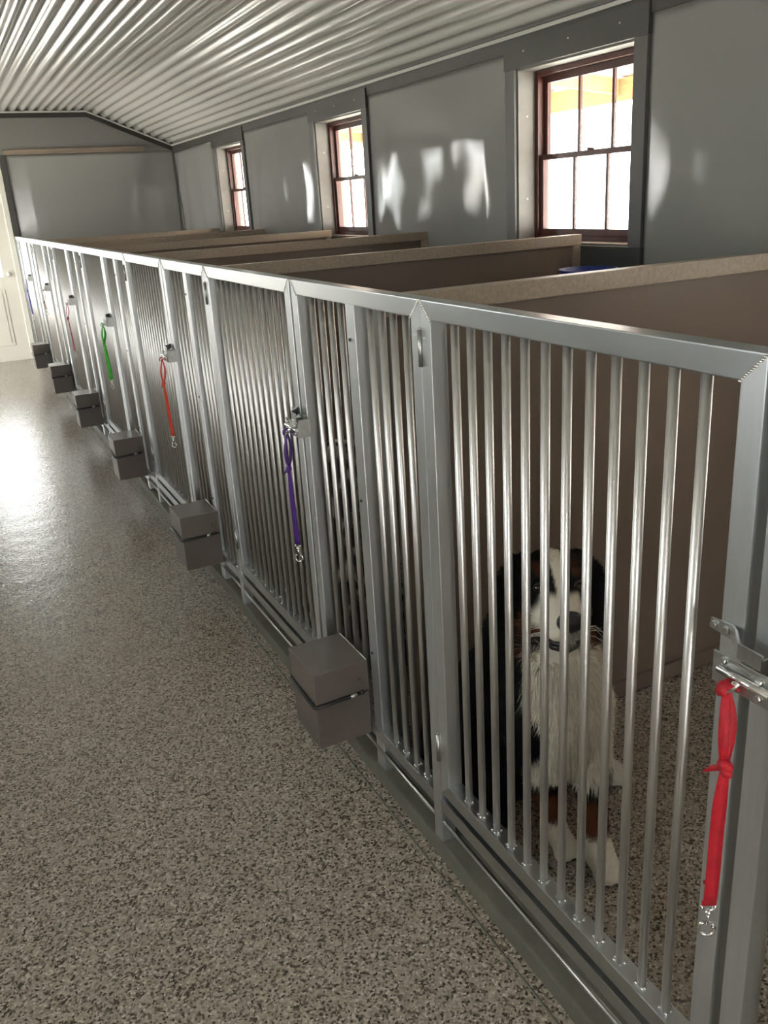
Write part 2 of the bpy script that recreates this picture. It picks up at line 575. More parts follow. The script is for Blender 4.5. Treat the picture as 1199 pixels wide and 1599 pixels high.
# roof deck above the ceiling keeps daylight out
bm = bmesh.new()
add_prism(bm, [(XL - .3, ZW + .05), (XL - .3, ZW + .5), (W + .3, ZW + .5), (W + .3, ZW + .05), (W, ZW + .05), (XS + .02, ZC + .06), (XSL - .02, ZC + .06), (XL, ZW + .05)], 'y', YB - .3, YE + .3)
bmesh.ops.triangulate(bm, faces=bm.faces)
rd = link('ceiling_deck', bm_mesh('ceiling_deck', bm), M['wall'])
tag(rd, kind='structure')
# white channel where the ceiling meets the right wall
wc = box('trim_3', M['white'], W - .030, W - .002, YB, YE, ZW - .006, ZW + .012, bev=.003)
tag(wc, kind='structure')

# end wall -----------------------------------------------------------
def end_wall(name, y0, y1, holes):
    bm = bmesh.new()
    xs = sorted({XL - .2, W + .2} | {h[0] for h in holes} | {h[1] for h in holes})
    for xa, xb in zip(xs, xs[1:]):
        hs = [h for h in holes if h[0] <= xa + 1e-6 and h[1] >= xb - 1e-6]
        if hs:
            add_box(bm, xa, xb, y0, y1, hs[0][3], ZC + .1)
        else:
            add_box(bm, xa, xb, y0, y1, -.15, ZC + .1)
    return tag(link(name, bm_mesh(name, bm), M['wall']), kind='structure')
DX0, DX1, DZ = -.985, -.055, 2.05
we = end_wall('wall_end', YE, YE + .18, [(DX0, DX1, 0, DZ)])
wb = end_wall('wall_back', YB - .18, YB, [(-1.40, -.70, 0, 2.15)])
d3 = empty('door_3', (-1.05, YB, 0)); tag(d3, kind='structure')      # open doorway behind the camera
box('casing', M['trim'], -.44, -.35, .001, .022, 0, 2.24, d3, .003)
box('casing', M['trim'], .35, .44, .001, .022, 0, 2.24, d3, .003)
box('casing', M['trim'], -.35, .35, .001, .022, 2.15, 2.24, d3, .003)
ld = bpy.data.lights.new('back_portal', 'AREA'); ld.shape = 'RECTANGLE'; ld.size = .7; ld.size_y = 2.15
try:
    ld.cycles.is_portal = True
except Exception:
    ld.energy = 0
lo = bpy.data.objects.new('back_portal', ld); COL.objects.link(lo)
lo.location = (-1.05, YB - .17, 1.075)
lo.rotation_euler = Vector((0, 1, 0)).to_track_quat('-Z', 'Z').to_euler()
wb.data.materials[0] = M['pale_wall']
wavy_sheet('wall_panel', we, .064, W - .018, .1, 2.245, YE, -1, 31, amp=.026, vertical_axis='y')
# dark edging that follows the ceiling line on the end wall, with white channel above
bm = bmesh.new()
line = [(XSL, ZC), (XS, ZC), (W, ZW)]
for (xa, za), (xb, zb) in zip(line, line[1:]):
    add_prism(bm, [(xa, za - .012), (xb, zb - .012), (xb, zb - .062), (xa, za - .062)], 'y', YE - .022, YE - .001)
link('dark_edging', bm_mesh('dark_edging', bm), M['edging'], we)
bm = bmesh.new()
for (xa, za), (xb, zb) in zip(line, line[1:]):
    add_prism(bm, [(xa, za + .004), (xb, zb + .004), (xb, zb - .012), (xa, za - .012)], 'y', YE - .030, YE - .001)
link('white_channel', bm_mesh('white_channel', bm), M['white'], we)
box('ledger_board', M['board'], .05, 1.60, YE - .040, YE - .001, 2.252, 2.304, we, .003)
box('corner_trim', M['trim'], .000, .060, YE - .026, YE - .001, .0, 2.252, we, .003)
box('corner_post', M['casing'], W - .014, W - .002, YE - .012, YE - .001, .1, 2.25, we)

# door with a glazed upper half --------------------------------------
d1 = empty('door_1', ((DX0 + DX1) / 2, YE, 0)); tag(d1, kind='structure')
hw = (DX1 - DX0) / 2
box('casing', M['door'], hw, hw + .052, -.020, -.001, 0, DZ + .06, d1, .003)
box('casing', M['door'], -hw - .06, -hw, -.020, -.001, 0, DZ + .06, d1, .003)
box('casing', M['door'], -hw, hw, -.020, -.001, DZ, DZ + .06, d1, .003)
bm = bmesh.new()
lx, lz0, lz1 = .325, .96, 1.94
ty0, ty1 = .012, .056
add_box(bm, -hw + .004, -lx, ty0, ty1, .0005, DZ - .004)
add_box(bm, lx, hw - .004, ty0, ty1, .0005, DZ - .004)
add_box(bm, -lx, lx, ty0, ty1, .0005, lz0)
add_box(bm, -lx, lx, ty0, ty1, lz1, DZ - .004)
leaf = link('door_leaf', bm_mesh('door_leaf', bm), M['door'], d1)
for s in (-1, 1):
    x0, x1 = (.06, .315) if s > 0 else (-.315, -.06)
    bm = bmesh.new()
    add_prism(bm, [(x0, .18), (x1, .18), (x1, .82), (x0, .82)], 'y', ty0 - .007, ty0 + .002)
    bmesh.ops.bevel(bm, geom=[e for e in bm.edges], offset=.004, segments=1, affect='EDGES')
    add_prism(bm, [(x0 + .04, .22), (x1 - .04, .22), (x1 - .04, .78), (x0 + .04, .78)], 'y', ty0 - .013, ty0 - .004)
    link('raised_panel', bm_mesh('raised_panel', bm), M['door'], leaf)
box('pane', M['glass'], -lx, lx, .030, .034, lz0, lz1, leaf)
for q in (-1, 1):
    box('muntin', M['door'], q * lx / 3 - .008, q * lx / 3 + .008, ty0, .029, lz0, lz1, leaf)
for q in (1, 2):
    zz = lz0 + (lz1 - lz0) * q / 3
    box('muntin', M['door'], -lx, lx, ty0, .029, zz - .008, zz + .008, leaf)
bm = bmesh.new()
add_tube(bm, [(.388, ty0, .985), (.388, -.010, .985)], [.026, .024], 12)
add_tube(bm, [(.388, -.008, .985), (.388, -.030, .985)], .010, 10)
add_ellipsoid(bm, (.388, -.044, .985), (.027, .022, .027))
link('door_knob', bm_mesh('door_knob', bm), M['white'], d1)
ld = bpy.data.lights.new('door_portal', 'AREA'); ld.shape = 'RECTANGLE'; ld.size = 2 * lx; ld.size_y = lz1 - lz0
try:
    ld.cycles.is_portal = True
except Exception:
    ld.energy = 0
lo = bpy.data.objects.new('door_portal', ld); COL.objects.link(lo)
lo.location = ((DX0 + DX1) / 2, YE + .10, (lz0 + lz1) / 2)
lo.rotation_euler = Vector((0, -1, 0)).to_track_quat('-Z', 'Z').to_euler()

# ================================================================== OUTSIDE
g = box('ground', M['ground'], -30, 30, -30, 40, -.40, -.22); tag(g, kind='structure')
# lean-to porch along the right side
pr = empty('lean_to_porch', (W + .2, 4.0, -.22))
tag(pr, 'open timber lean-to porch with pale metal roof outside the windows', 'porch')
PX0, PX1 = .0, 3.2
def proof(x):
    return 3.08 - .10 * x
bm = bmesh.new()
segs = []
n = 150
for i in range(n + 1):
    y = -7 + 16 * i / n
    segs.append((y, .012 * (1 if (i % 4) < 2 else -1)))
for (ya, ha), (yb, hb) in zip(segs, segs[1:]):
    vs = [bm.verts.new((PX0, ya, proof(PX0) + ha)), bm.verts.new((PX1 + .3, ya, proof(PX1 + .3) + ha)),
          bm.verts.new((PX1 + .3, yb, proof(PX1 + .3) + hb)), bm.verts.new((PX0, yb, proof(PX0) + hb))]
    bm.faces.new(vs)
rf = link('roof_sheet', bm_mesh('roof_sheet', bm), M['porch_roof'], pr)
sd = rf.modifiers.new('thickness', 'SOLIDIFY'); sd.thickness = .004
for i in range(14):
    y = -6.6 + 1.15 * i
    bm = bmesh.new()
    add_prism(bm, [(PX0, proof(PX0) - .03), (PX1 - .1, proof(PX1) - .02), (PX1 - .1, proof(PX1) - .16), (PX0, proof(PX0) - .17)], 'y', y - .02, y + .02)
    link('rafter', bm_mesh('rafter', bm), M['lumber'], pr)
for px in (1.05, 2.1):
    box('purlin', M['lumber'], px - .045, px + .045, -7, 9, proof(px) - .05, proof(px) - .014, pr)
box('header_beam', M['lumber'], PX1 - .09, PX1 + .0, -7, 9, proof(PX1) - .22, proof(PX1) - .02, pr)
for i in range(5):
    y = -6.4 + 3.7 * i
    box('porch_post', M['lumber'], PX1 - .11, PX1 + .02, y - .065, y + .065, 0, proof(PX1) - .22, pr)

# ================================================================== KENNEL FRONTS
BAR_R = .0082
BX = .019
def bar_mesh(name, z0, z1):
    bm = bmesh.new()
    add_tube(bm, [(0, 0, z0), (0, 0, z1)], BAR_R, 12)
    return bm_mesh(name, bm)
Z_SILL0, Z_SILL1 = .150, .186
Z_G0 = .206
ME_GBAR = bar_mesh('bar', Z_G0 + TUBE, FH - TUBE + .002); ME_GBAR.materials.append(M['alu_bar'])
ME_PBAR = bar_mesh('bar', Z_SILL1, FH - TUBE + .002); ME_PBAR.materials.append(M['alu_bar'])

def weld_blobs(bm, x, y, z, n=5, r=.0100):
    for k in range(n):
        a = 6.283 * k / n + random.random()
        rr = random.uniform(.0022, .0040)
        add_ellipsoid(bm, (x + r * math.cos(a), y + r * math.sin(a), z + .0012), (rr, rr, rr * .8), sub=1)

def weld_line(bm, p, q, n, r=.0028):
    for k in range(n):
        t = k / (n - 1)
        c = Vector(p).lerp(Vector(q), t)
        rr = r * random.uniform(.75, 1.2)
        add_ellipsoid(bm, c, (rr, rr, rr), sub=1)

def make_gate(k, ya, yb, label):
    """ya = near edge, yb = far edge"""
    g = empty('kennel_gate', (0, ya, 0))
    tag(g, label, 'gate', 'barred kennel gates along the aisle')
    L = yb - ya
    T = TUBE
    bv = .0022
    prism('top_rail', M['alu_h'], [(0, FH), (L, FH), (L - T, FH - T), (T, FH - T)], 'x', 0, T, g, bv)
    prism('bottom_rail', M['alu_h'], [(0, Z_G0), (T, Z_G0 + T), (L - T, Z_G0 + T), (L, Z_G0)], 'x', 0, T, g, bv)
    prism('stile', M['alu_v'], [(0, Z_G0), (0, FH), (T, FH - T), (T, Z_G0 + T)], 'x', 0, T, g, bv)
    prism('stile', M['alu_v'], [(L, Z_G0), (L - T, Z_G0 + T), (L - T, FH - T), (L, FH)], 'x', 0, T, g, bv)
    y0 = T + .070
    step = (L - T - .063 - y0) / 11
    bm = bmesh.new()
    for i in range(12):
        yy = y0 + step * i
        link('bar', ME_GBAR, None, g, (BX, yy, 0))
        if k < 3:
            weld_blobs(bm, BX, yy, Z_G0 + T, 6 if k == 0 else 4)
    if k < 3:
        for (p, q) in (((-.0005, .001, FH - .001), (-.0005, T, FH - T)), ((-.0005, L - .001, FH - .001), (-.0005, L - T, FH - T))):
            weld_line(bm, p, q, 13, .0026)
        w = link('weld_bead', bm_mesh('weld_bead', bm), M['weld'], g)
        w['kind'] = 'stuff'
    else:
        bm.free()
    # hinge barrels on the far edge
    for zz in (FH - .135, .30):
        bm = bmesh.new()
        add_tube(bm, [(-.003, L + .001, zz), (-.003, L + .001, zz + .075)], .0046, 10)
        add_tube(bm, [(-.003, L + .001, zz + .075), (-.003, L + .001, zz + .080)], [.0035, .002], 8)
        link('hinge', bm_mesh('hinge', bm), M['dark_rod'], g)
    # latch: strap on the gate, housing with pin beside it
    zc = 1.022
    bm = bmesh.new()
    path = [(-.003, .052), (-.003, .016), (-.010, .004), (-.034, -.022), (-.036, -.060)]
    hh = .0105; th = .0035
    prev = None
    for i, (x, y) in enumerate(path):
        d = Vector((path[min(i + 1, len(path) - 1)][0] - path[max(i - 1, 0)][0], path[min(i + 1, len(path) - 1)][1] - path[max(i - 1, 0)][1]))
        d.normalize()
        nrm = Vector((-d.y, d.x)) * th / 2
        h2 = hh if i else hh * .7
        ring = [bm.verts.new((x + nrm.x, y + nrm.y, zc - h2)), bm.verts.new((x - nrm.x, y - nrm.y, zc - h2)),
                bm.verts.new((x - nrm.x, y - nrm.y, zc + h2)), bm.verts.new((x + nrm.x, y + nrm.y, zc + h2))]
        if prev:
            for q in range(4):
                bm.faces.new((prev[q], prev[(q + 1) % 4], ring[(q + 1) % 4], ring[q]))
        else:
            bm.faces.new(ring)
        prev = ring
    bm.faces.new(list(reversed(prev)))
    strap = link('latch_strap', bm_mesh('latch_strap', bm), M['galv'], g)
    for yy in (.045, .024):
        bm = bmesh.new()
        add_tube(bm, [(-.004, yy, zc), (-.009, yy, zc)], [.0062, .0048], 10)
        link('bolt', bm_mesh('bolt', bm), M['bolt'], strap)
    bm = bmesh.new()
    add_tube(bm, [(-.047, -.004, zc - .030), (-.047, -.085, zc - .030)], .0055, 10)
    add_tube(bm, [(-.047, -.040, zc - .030), (-.052, -.032, zc - .043), (-.056, -.024, zc - .054)], .0050, 10)
    pin = link('latch_pin', bm_mesh('latch_pin', bm), M['chrome'], g)
    return g

def make_latch_housing(parent, yj):
    """bent plate fixed to the fixed panel's post; yj local y of the post's far edge"""
    zc = 1.022
    bm = bmesh.new()
    add_box(bm, -.040, -.0365, yj - .062, yj + .030, zc - .056, zc - .012)
    add_box(bm, -.0365, .0, yj - .034, yj - .031, zc - .056, zc - .004)
    add_box(bm, -.0365, .0, yj - .062, yj - .059, zc - .056, zc - .004)
    bmesh.ops.bevel(bm, geom=list(bm.edges), offset=.0008, segments=1, affect='EDGES')
    p = link('latch_housing', bm_mesh('latch_housing', bm), M['galv'], parent)
    for yy, zz in ((yj - .045, zc - .022), (yj - .045, zc - .046), (yj + .012, zc - .020)):
        bm = bmesh.new()
        add_tube(bm, [(-.040, yy, zz), (-.0445, yy, zz)], [.0056, .0042], 10)
        link('bolt', bm_mesh('bolt', bm), M['bolt'], p)

def make_panel(k, ya, yb, ypost, ynext, label):
    g = empty('kennel_front_panel', (0, ya, 0))
    tag(g, label, 'fence panel', 'fixed barred kennel front panels')
    L = yb - ya
    T = TUBE
    bv = .0022
    prism('top_rail', M['alu_h'], [(0, FH), (L, FH), (L - T, FH - T), (T, FH - T)], 'x', 0, T, g, bv)
    prism('post', M['alu_v'], [(0, CURB), (0, FH), (T, FH - T), (T, CURB)], 'x', 0, T, g, bv)
    prism('post', M['alu_v'], [(L, CURB), (L - T, CURB), (L - T, FH - T), (L, FH)], 'x', 0, T, g, bv)
    box('sill_rail', M['alu_h'], .0, T, T, L - T, Z_SILL0, Z_SILL1, g, bv)
    # threshold below the next gate
    if ynext is not None:
        tube('drain_rod', M['dark_rod'], [(.006, T, .112), (.006, L - T, .112)], .0065, g, 8)
        th = empty('gate_threshold', (0, yb, CURB))
        tag(th, 'aluminium threshold bar and rod under the ' + gate_short[k + 1], 'threshold', 'threshold bars under the gates')
        D = ynext - yb
        box('threshold_rail', M['alu_h'], .0, T, .0005, D - .0005, Z_SILL0 - CURB, Z_SILL1 - CURB, th, bv)
        tube('drain_rod', M['dark_rod'], [(.006, .0005, .112 - CURB), (.006, D - .0005, .112 - CURB)], .0065, th, 8)
    if ypost is not None:
        yc = ypost - ya
        po = box('divider_post', M['alu_v'], .004, .088, yc - .024, yc + .024, CURB, FH - T, g, bv)
        for zz in (1.27, .86, .42):
            tube('screw', M['screw'], [(.0035, yc + .006, zz), (.0005, yc + .006, zz)], .0042, po, 8)
        spans = [(T, yc - .024), (yc + .024, L - T)]
    else:
        spans = [(T, L - T)]
    bm = bmesh.new()
    for (a, c) in spans:
        nb = max(2, round((c - a) / .058) - 1)
        if ypost is not None: nb = 4
        for i in range(nb):
            yy = a + (c - a) * (i + 1) / (nb + 1)
            link('bar', ME_PBAR, None, g, (BX, yy, 0))
            if k < 2:
                weld_blobs(bm, BX, yy, Z_SILL1, 4)
    if k < 2:
        for (p, q) in (((-.0005, .001, FH - .001), (-.0005, T, FH - T)), ((-.0005, L - .001, FH - .001), (-.0005, L - T, FH - T))):
            weld_line(bm, p, q, 13, .0026)
        for yy in (.004, T - .004, L - .004, L - T + .004):
            weld_line(bm, (.002, yy, CURB + .001), (T, yy, CURB + .001), 6, .0026)
        w = link('weld_bead', bm_mesh('weld_bead', bm), M['weld'], g)
        w['kind'] = 'stuff'
    else:
        bm.free()
    if k < 6:
        make_latch_housing(g, L)
    return g

GAP = .016
gate_short = ['nearest gate', 'gate with the purple leash', 'gate with the orange leash', 'gate with the green leash',
              'gate with the pink leash', 'gate with the tan leash', 'farthest gate, beside the cream door']
# nearest fixed panel, cut by the right edge of the picture
make_panel(-1, -1.60, J0[0] - .862, None, J0[0], 'barred front panel at the right edge of the picture, holding the red leash latch')
gate_words = ['nearest barred gate, with the black and white dog behind it', 'barred gate with the purple leash hanging beside it',
              'barred gate with the orange leash hanging beside it', 'barred gate with the green leash hanging beside it',
              'barred gate with the pink leash hanging beside it', 'barred gate with the tan leash hanging beside it',
              'farthest barred gate, with the blue leash hanging beside it']
make_gate(0, J0[0] - .844, J0[0] - .003, gate_words[0])
panel_words = ['fixed barred panel behind the nearest brown feed box', 'fixed barred panel behind the second feed box from the camera',
               'fixed barred panel behind the third feed box from the camera', 'fixed barred panel behind the fourth feed box from the camera',
               'fixed barred panel behind the fifth feed box from the camera', 'fixed barred panel behind the farthest feed box']
for k in range(6):
    make_panel(k, J0[k], J1[k], YP[k], J0[k + 1], panel_words[k])
    make_gate(k + 1, J1[k] + GAP, J0[k + 1] - .003, gate_words[k + 1])
make_panel(6, J0[6], YE - .03, None, None, 'short barred end panel where the kennel row meets the end wall')

# dividers -----------------------------------------------------------
part_words = ['nearest brown kennel divider, running out of the picture at right', 'second brown kennel divider, ending in front of the nearest window',
              'third brown kennel divider, ending against the grey wall sheet', 'fourth brown kennel divider, ending at the middle window',
              'fifth brown kennel divider, ending before the far window', 'farthest brown kennel divider, ending past the far window']
for k in range(6):
    g = empty('kennel_divider', (.09, YP[k], 0))
    tag(g, part_words[k], 'divider', 'brown dividers between the kennels')
    L = PD - .09
    zt = 1.366
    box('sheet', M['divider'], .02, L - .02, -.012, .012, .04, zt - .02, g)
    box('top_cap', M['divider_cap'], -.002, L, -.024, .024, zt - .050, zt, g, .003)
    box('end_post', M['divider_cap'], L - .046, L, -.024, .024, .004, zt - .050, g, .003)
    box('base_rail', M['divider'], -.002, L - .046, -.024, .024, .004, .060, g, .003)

# feed boxes -----------------------------------------------------------
def make_box(k, y0, label):
    b = empty('feed_box', (0, y0, 0))
    tag(b, label, 'feed box', 'brown feed boxes on the kennel fronts')
    x0, x1, wd = -.160, -.0015, .180
    z0, zs, z1 = .150, .291, .386
    bm = bmesh.new()
    add_box(bm, x0, x1, 0, wd, z0, zs - .004, .0022)
    link('body', bm_mesh('body', bm), M['box'], b)
    bm = bmesh.new()
    add_box(bm, x0 - .003, x1, -.003, wd + .003, zs, z1, .0026)
    lid = link('lid', bm_mesh('lid', bm), M['box_lid'], b)
    tube('lid_hinge', M['galv'], [(-.003, .0, z1 - .001), (-.003, wd, z1 - .001)], .0022, lid, 6)
    # elastic strap in the joint
    bm = bmesh.new()
    zz = zs - .003
    add_tube(bm, [(-.022, -.0065, zz + .004), (x0 - .002, -.0065, zz), (x0 - .0065, -.003, zz), (x0 - .0065, wd + .003, zz), (x0 - .002, wd + .0065, zz), (-.02, wd + .0065, zz + .004)], .0055, 8)
    st = link('elastic_strap', bm_mesh('elastic_strap', bm), M['rubber'], b)
    bm = bmesh.new()
    add_tube(bm, [(-.062, -.0072, zz + .002), (-.042, -.0072, zz + .004)], .0058, 8)
    link('strap_clamp', bm_mesh('strap_clamp', bm), M['galv'], st)
    bm = bmesh.new()
    add_ellipsoid(bm, (-.026, -.009, zz + .006), (.007, .006, .007))
    link('strap_knob', bm_mesh('strap_knob', bm), M['rubber'], st)
    # small hook tab
    box('hook_tab', M['box'], -.034, -.030, -.010, -.003, zs + .02, zs + .046, lid)
    return b
box_words = ['nearest and largest brown metal feed box, hung on the kennel front', 'second brown metal feed box from the camera',
             'third brown metal feed box from the camera', 'fourth brown metal feed box from the camera',
             'fifth brown metal feed box from the camera', 'farthest brown metal feed box, near the cream door']
for k in range(6):
    make_box(k, [.350, 1.800, 3.300, 4.780, 6.230, 7.720][k], box_words[k])

# leashes -----------------------------------------------------------
def ribbon(bm, pts, widths, dirs, th=.0016):
    """flat strap: centre points, half-width along dirs, thickness th"""
    prev = None
    for i, p in enumerate(pts):
        p = Vector(p)
        t = (Vector(pts[min(i + 1, len(pts) - 1)]) - Vector(pts[max(i - 1, 0)])).normalized()
        d = Vector(dirs[i]); d = (d - t * d.dot(t)).normalized()
        n = t.cross(d) * th / 2
        w = d * widths[i]
        ring = [bm.verts.new(p - w - n), bm.verts.new(p + w - n), bm.verts.new(p + w + n), bm.verts.new(p - w + n)]
        if prev:
            for q in range(4):
                f = bm.faces.new((prev[q], prev[(q + 1) % 4], ring[(q + 1) % 4], ring[q]))
                f.smooth = True
        else:
            bm.faces.new(ring)
        prev = ring
    bm.faces.new(list(reversed(prev)))

def make_leash(k, y, color, label, wdt=.0095, length=.40, turn=-.3):
    l = empty('dog_leash', (-.058, y, .985))
    tag(l, label, 'leash', 'leashes hanging from the gate latches')
    mt = strap_mat('webbing_' + label.split()[0].replace('-', '_'), color)
    rnd = random.Random(k + 3)
    # hand loop: two strands that bulge apart then meet in the knot
    zk = -.110
    bm = bmesh.new()
    n = 16
    def loop(sgn, off):
        pts, ws, ds = [], [], []
        for i in range(n + 1):
            t = i / n
            a = math.sin(math.pi * t)
            pts.append((.004 + sgn * .010 * a - .012 * t, .012 * (1 - t) ** 2 + sgn * .006 * a - .004 * t + off, -.012 + (zk + .012) * t))
            ws.append(wdt * (.42 + .42 * a) if sgn > 0 else wdt * (.45 + .30 * a))
            ang = turn * .5 + turn * t * (1 if sgn > 0 else .6)
            ds.append((math.sin(ang) * .7, math.cos(ang), 0))
        return pts, ws, ds
    ribbon(bm, *loop(1, .0)); ribbon(bm, *loop(-1, .004))
    # wrap over the pin
    pts, ws, ds = [], [], []
    for i in range(13):
        a = math.pi * (i / 12) * 1.15 - .25
        pts.append((.004 + .0115 * math.cos(a), .012 + .002 * math.sin(3 * a), -.012 + .0125 * math.sin(a)))
        ws.append(wdt * .85); ds.append((0, 1, .1))
    ribbon(bm, pts, ws, ds)
    link('hand_loop', bm_mesh('hand_loop', bm), mt, l)
    # knot with a stub end
    bm = bmesh.new()
    add_ellipsoid(bm, (-.008, -.004, zk), (.0085, .012, .010))
    add_ellipsoid(bm, (-.012, -.010, zk - .006), (.006, .009, .007))
    ribbon(bm, [(-.010, .0, zk - .004), (-.013, .014, zk - .014), (-.014, .026, zk - .026)], [wdt * .5, wdt * .4, .001], [(0, .3, 1)] * 3)
    link('knot', bm_mesh('knot', bm), mt, l)
    # hanging strap
    bm = bmesh.new()
    pts, ws, ds = [], [], []
    for i in range(15):
        t = i / 14
        pts.append((-.008 + .010 * t, -.004 + .016 * t + .0015 * math.sin(5 * t), zk - .004 + (-length + .052 - zk) * t))
        ws.append(wdt * (.6 + .4 * min(1, 4 * t))); ang = turn - .15 * t
        ds.append((math.sin(ang), math.cos(ang), 0))
    ribbon(bm, pts, ws, ds, .0022)
    ze = -length + .048
    dd = (math.sin(turn - .15), math.cos(turn - .15), 0)
    for za, zb in ((ze + .001, ze + .006), (ze + .038, ze + .042)):
        ribbon(bm, [(.002, .012, za), (.002, .012, zb)], [wdt * 1.05] * 2, [dd] * 2, .0042)
    link('strap', bm_mesh('strap', bm), mt, l)
    # swivel snap hook
    bm = bmesh.new()
    sw_ = Vector(dd) * wdt
    hk = Vector((.002, .012, ze))
    add_tube(bm, [hk - sw_, hk - sw_ + Vector((0, 0, -.006)), hk + Vector((0, 0, -.011)), hk + sw_ + Vector((0, 0, -.006)), hk + sw_], .0022, 8)
    add_ellipsoid(bm, (.002, .012, ze - .013), (.0055, .0055, .005))
    add_tube(bm, [(.002, .012, ze - .013), (.002, .012, ze - .034)], .0032, 8)
    ring = [(.002 - .75 * .0115 * math.sin(a), .012 + .66 * .0115 * math.sin(a), ze - .043 + .0115 * math.cos(a)) for a in [6.283 * q / 16 for q in range(1, 16)]]
    add_tube(bm, ring, .0024, 8)
    add_tube(bm, [(.002, .004, ze - .032), (.002, -.002, ze - .030)], .0018, 6)
    link('snap_hook', bm_mesh('snap_hook', bm), M['chrome'], l)
    return l
L_Y = [J0[0] - .844] + [j + GAP for j in J1]
leash_def = [((.38, .008, .018), 'bright red dog leash knotted on the nearest latch', .0092, .405),
             ((.055, .012, .16), 'dark purple dog leash hanging from the second latch', .0085, .40),
             ((.62, .055, .022), 'orange-red dog leash hanging from the third latch', .0095, .40),
             ((.045, .42, .035), 'bright green dog leash hanging from the fourth latch', .0115, .38),
             ((.45, .03, .085), 'pink dog leash hanging from the fifth latch', .0085, .40),
             ((.30, .16, .07), 'short tan dog leash hanging from the sixth latch', .009, .22),
             ((.035, .035, .23), 'dark blue dog leash hanging from the farthest latch', .0105, .40)]
for k, (c, lab, wd_, ln) in enumerate(leash_def):
    make_leash(k, L_Y[k] - .040, c, lab, wd_, ln, [-.95, -.45, -.4, -.7, -.3, -.3, -.4][k])

# blue bucket on the wall in the second kennel --------------------------
bk = empty('water_bucket', (W - .152, 1.63, 0.945))
tag(bk, 'blue plastic bucket hung on the wall below the nearest window', 'bucket')
bm = bmesh.new()
prof_b = [(.0, 0), (.098, 0), (.128, .270), (.134, .272), (.134, .282), (.125, .282), (.096, .006), (.0, .006)]
sg = 28
rings = []
for (r, z) in prof_b:
    rings.append([bm.verts.new((max(r, .0005) * math.cos(6.2832 * q / sg), max(r, .0005) * math.sin(6.2832 * q / sg), z)) for q in range(sg)])
for a, c in zip(rings, rings[1:]):
    for q in range(sg):
        f = bm.faces.new((a[q], a[(q + 1) % sg], c[(q + 1) % sg], c[q])); f.smooth = True
link('tub', bm_mesh('tub', bm), M['blue'], bk)
tube('handle', M['galv'], [(0, .132 * math.cos(a), .262 + .10 * 0 - .12 * math.sin(a) * .9) for a in [math.pi * q / 14 for q in range(15)]], .003, bk, 6)
box('hook', M['galv'], .128, .1405, -.012, .012, .20, .285, bk)

# ================================================================== DOGS
def blobs_to_mesh(name, blobs, voxel, smooth_it=6):
    bm = bmesh.new()
    for bl in blobs:
        if bl[0] == 'e':
            add_ellipsoid(bm, bl[1], bl[2], bl[3] if len(bl) > 3 else None, sub=3)
        else:       # tapered chain: list of (point, radius)
            ch = bl[1]
            for (p, r), (q, s) in zip(ch, ch[1:]):
                p = Vector(p); q = Vector(q)
                n = max(2, int((q - p).length / (min(r, s) * .35)))
                for i in range(n + 1):
                    t = i / n
                    rr = r + (s - r) * t
                    add_ellipsoid(bm, p.lerp(q, t), (rr, rr, rr), sub=2)
    me = bpy.data.meshes.new(name + '_raw'); bm.to_mesh(me); bm.free()
    o = bpy.data.objects.new(name + '_raw', me); COL.objects.link(o)
    rm = o.modifiers.new('r', 'REMESH'); rm.mode = 'VOXEL'; rm.voxel_size = voxel
    s = o.modifiers.new('s', 'SMOOTH'); s.factor = .5; s.iterations = smooth_it
    dg = bpy.context.evaluated_depsgraph_get(); dg.update()
    out = bpy.data.meshes.new_from_object(o.evaluated_get(dg))
    bpy.data.objects.remove(o, do_unlink=True); bpy.data.meshes.remove(me)
    out.name = name
    for p in out.polygons:
        p.use_smooth = True
    return out

def paint(me, fn):
    n = len(me.vertices)
    co = np.empty(n * 3); me.vertices.foreach_get('co', co); co = co.reshape(-1, 3)
    col = fn(co)
    at = me.color_attributes.new('Col', 'FLOAT_COLOR', 'POINT')
    at.data.foreach_set('color', np.c_[col, np.ones(n)].astype(np.float32).ravel())

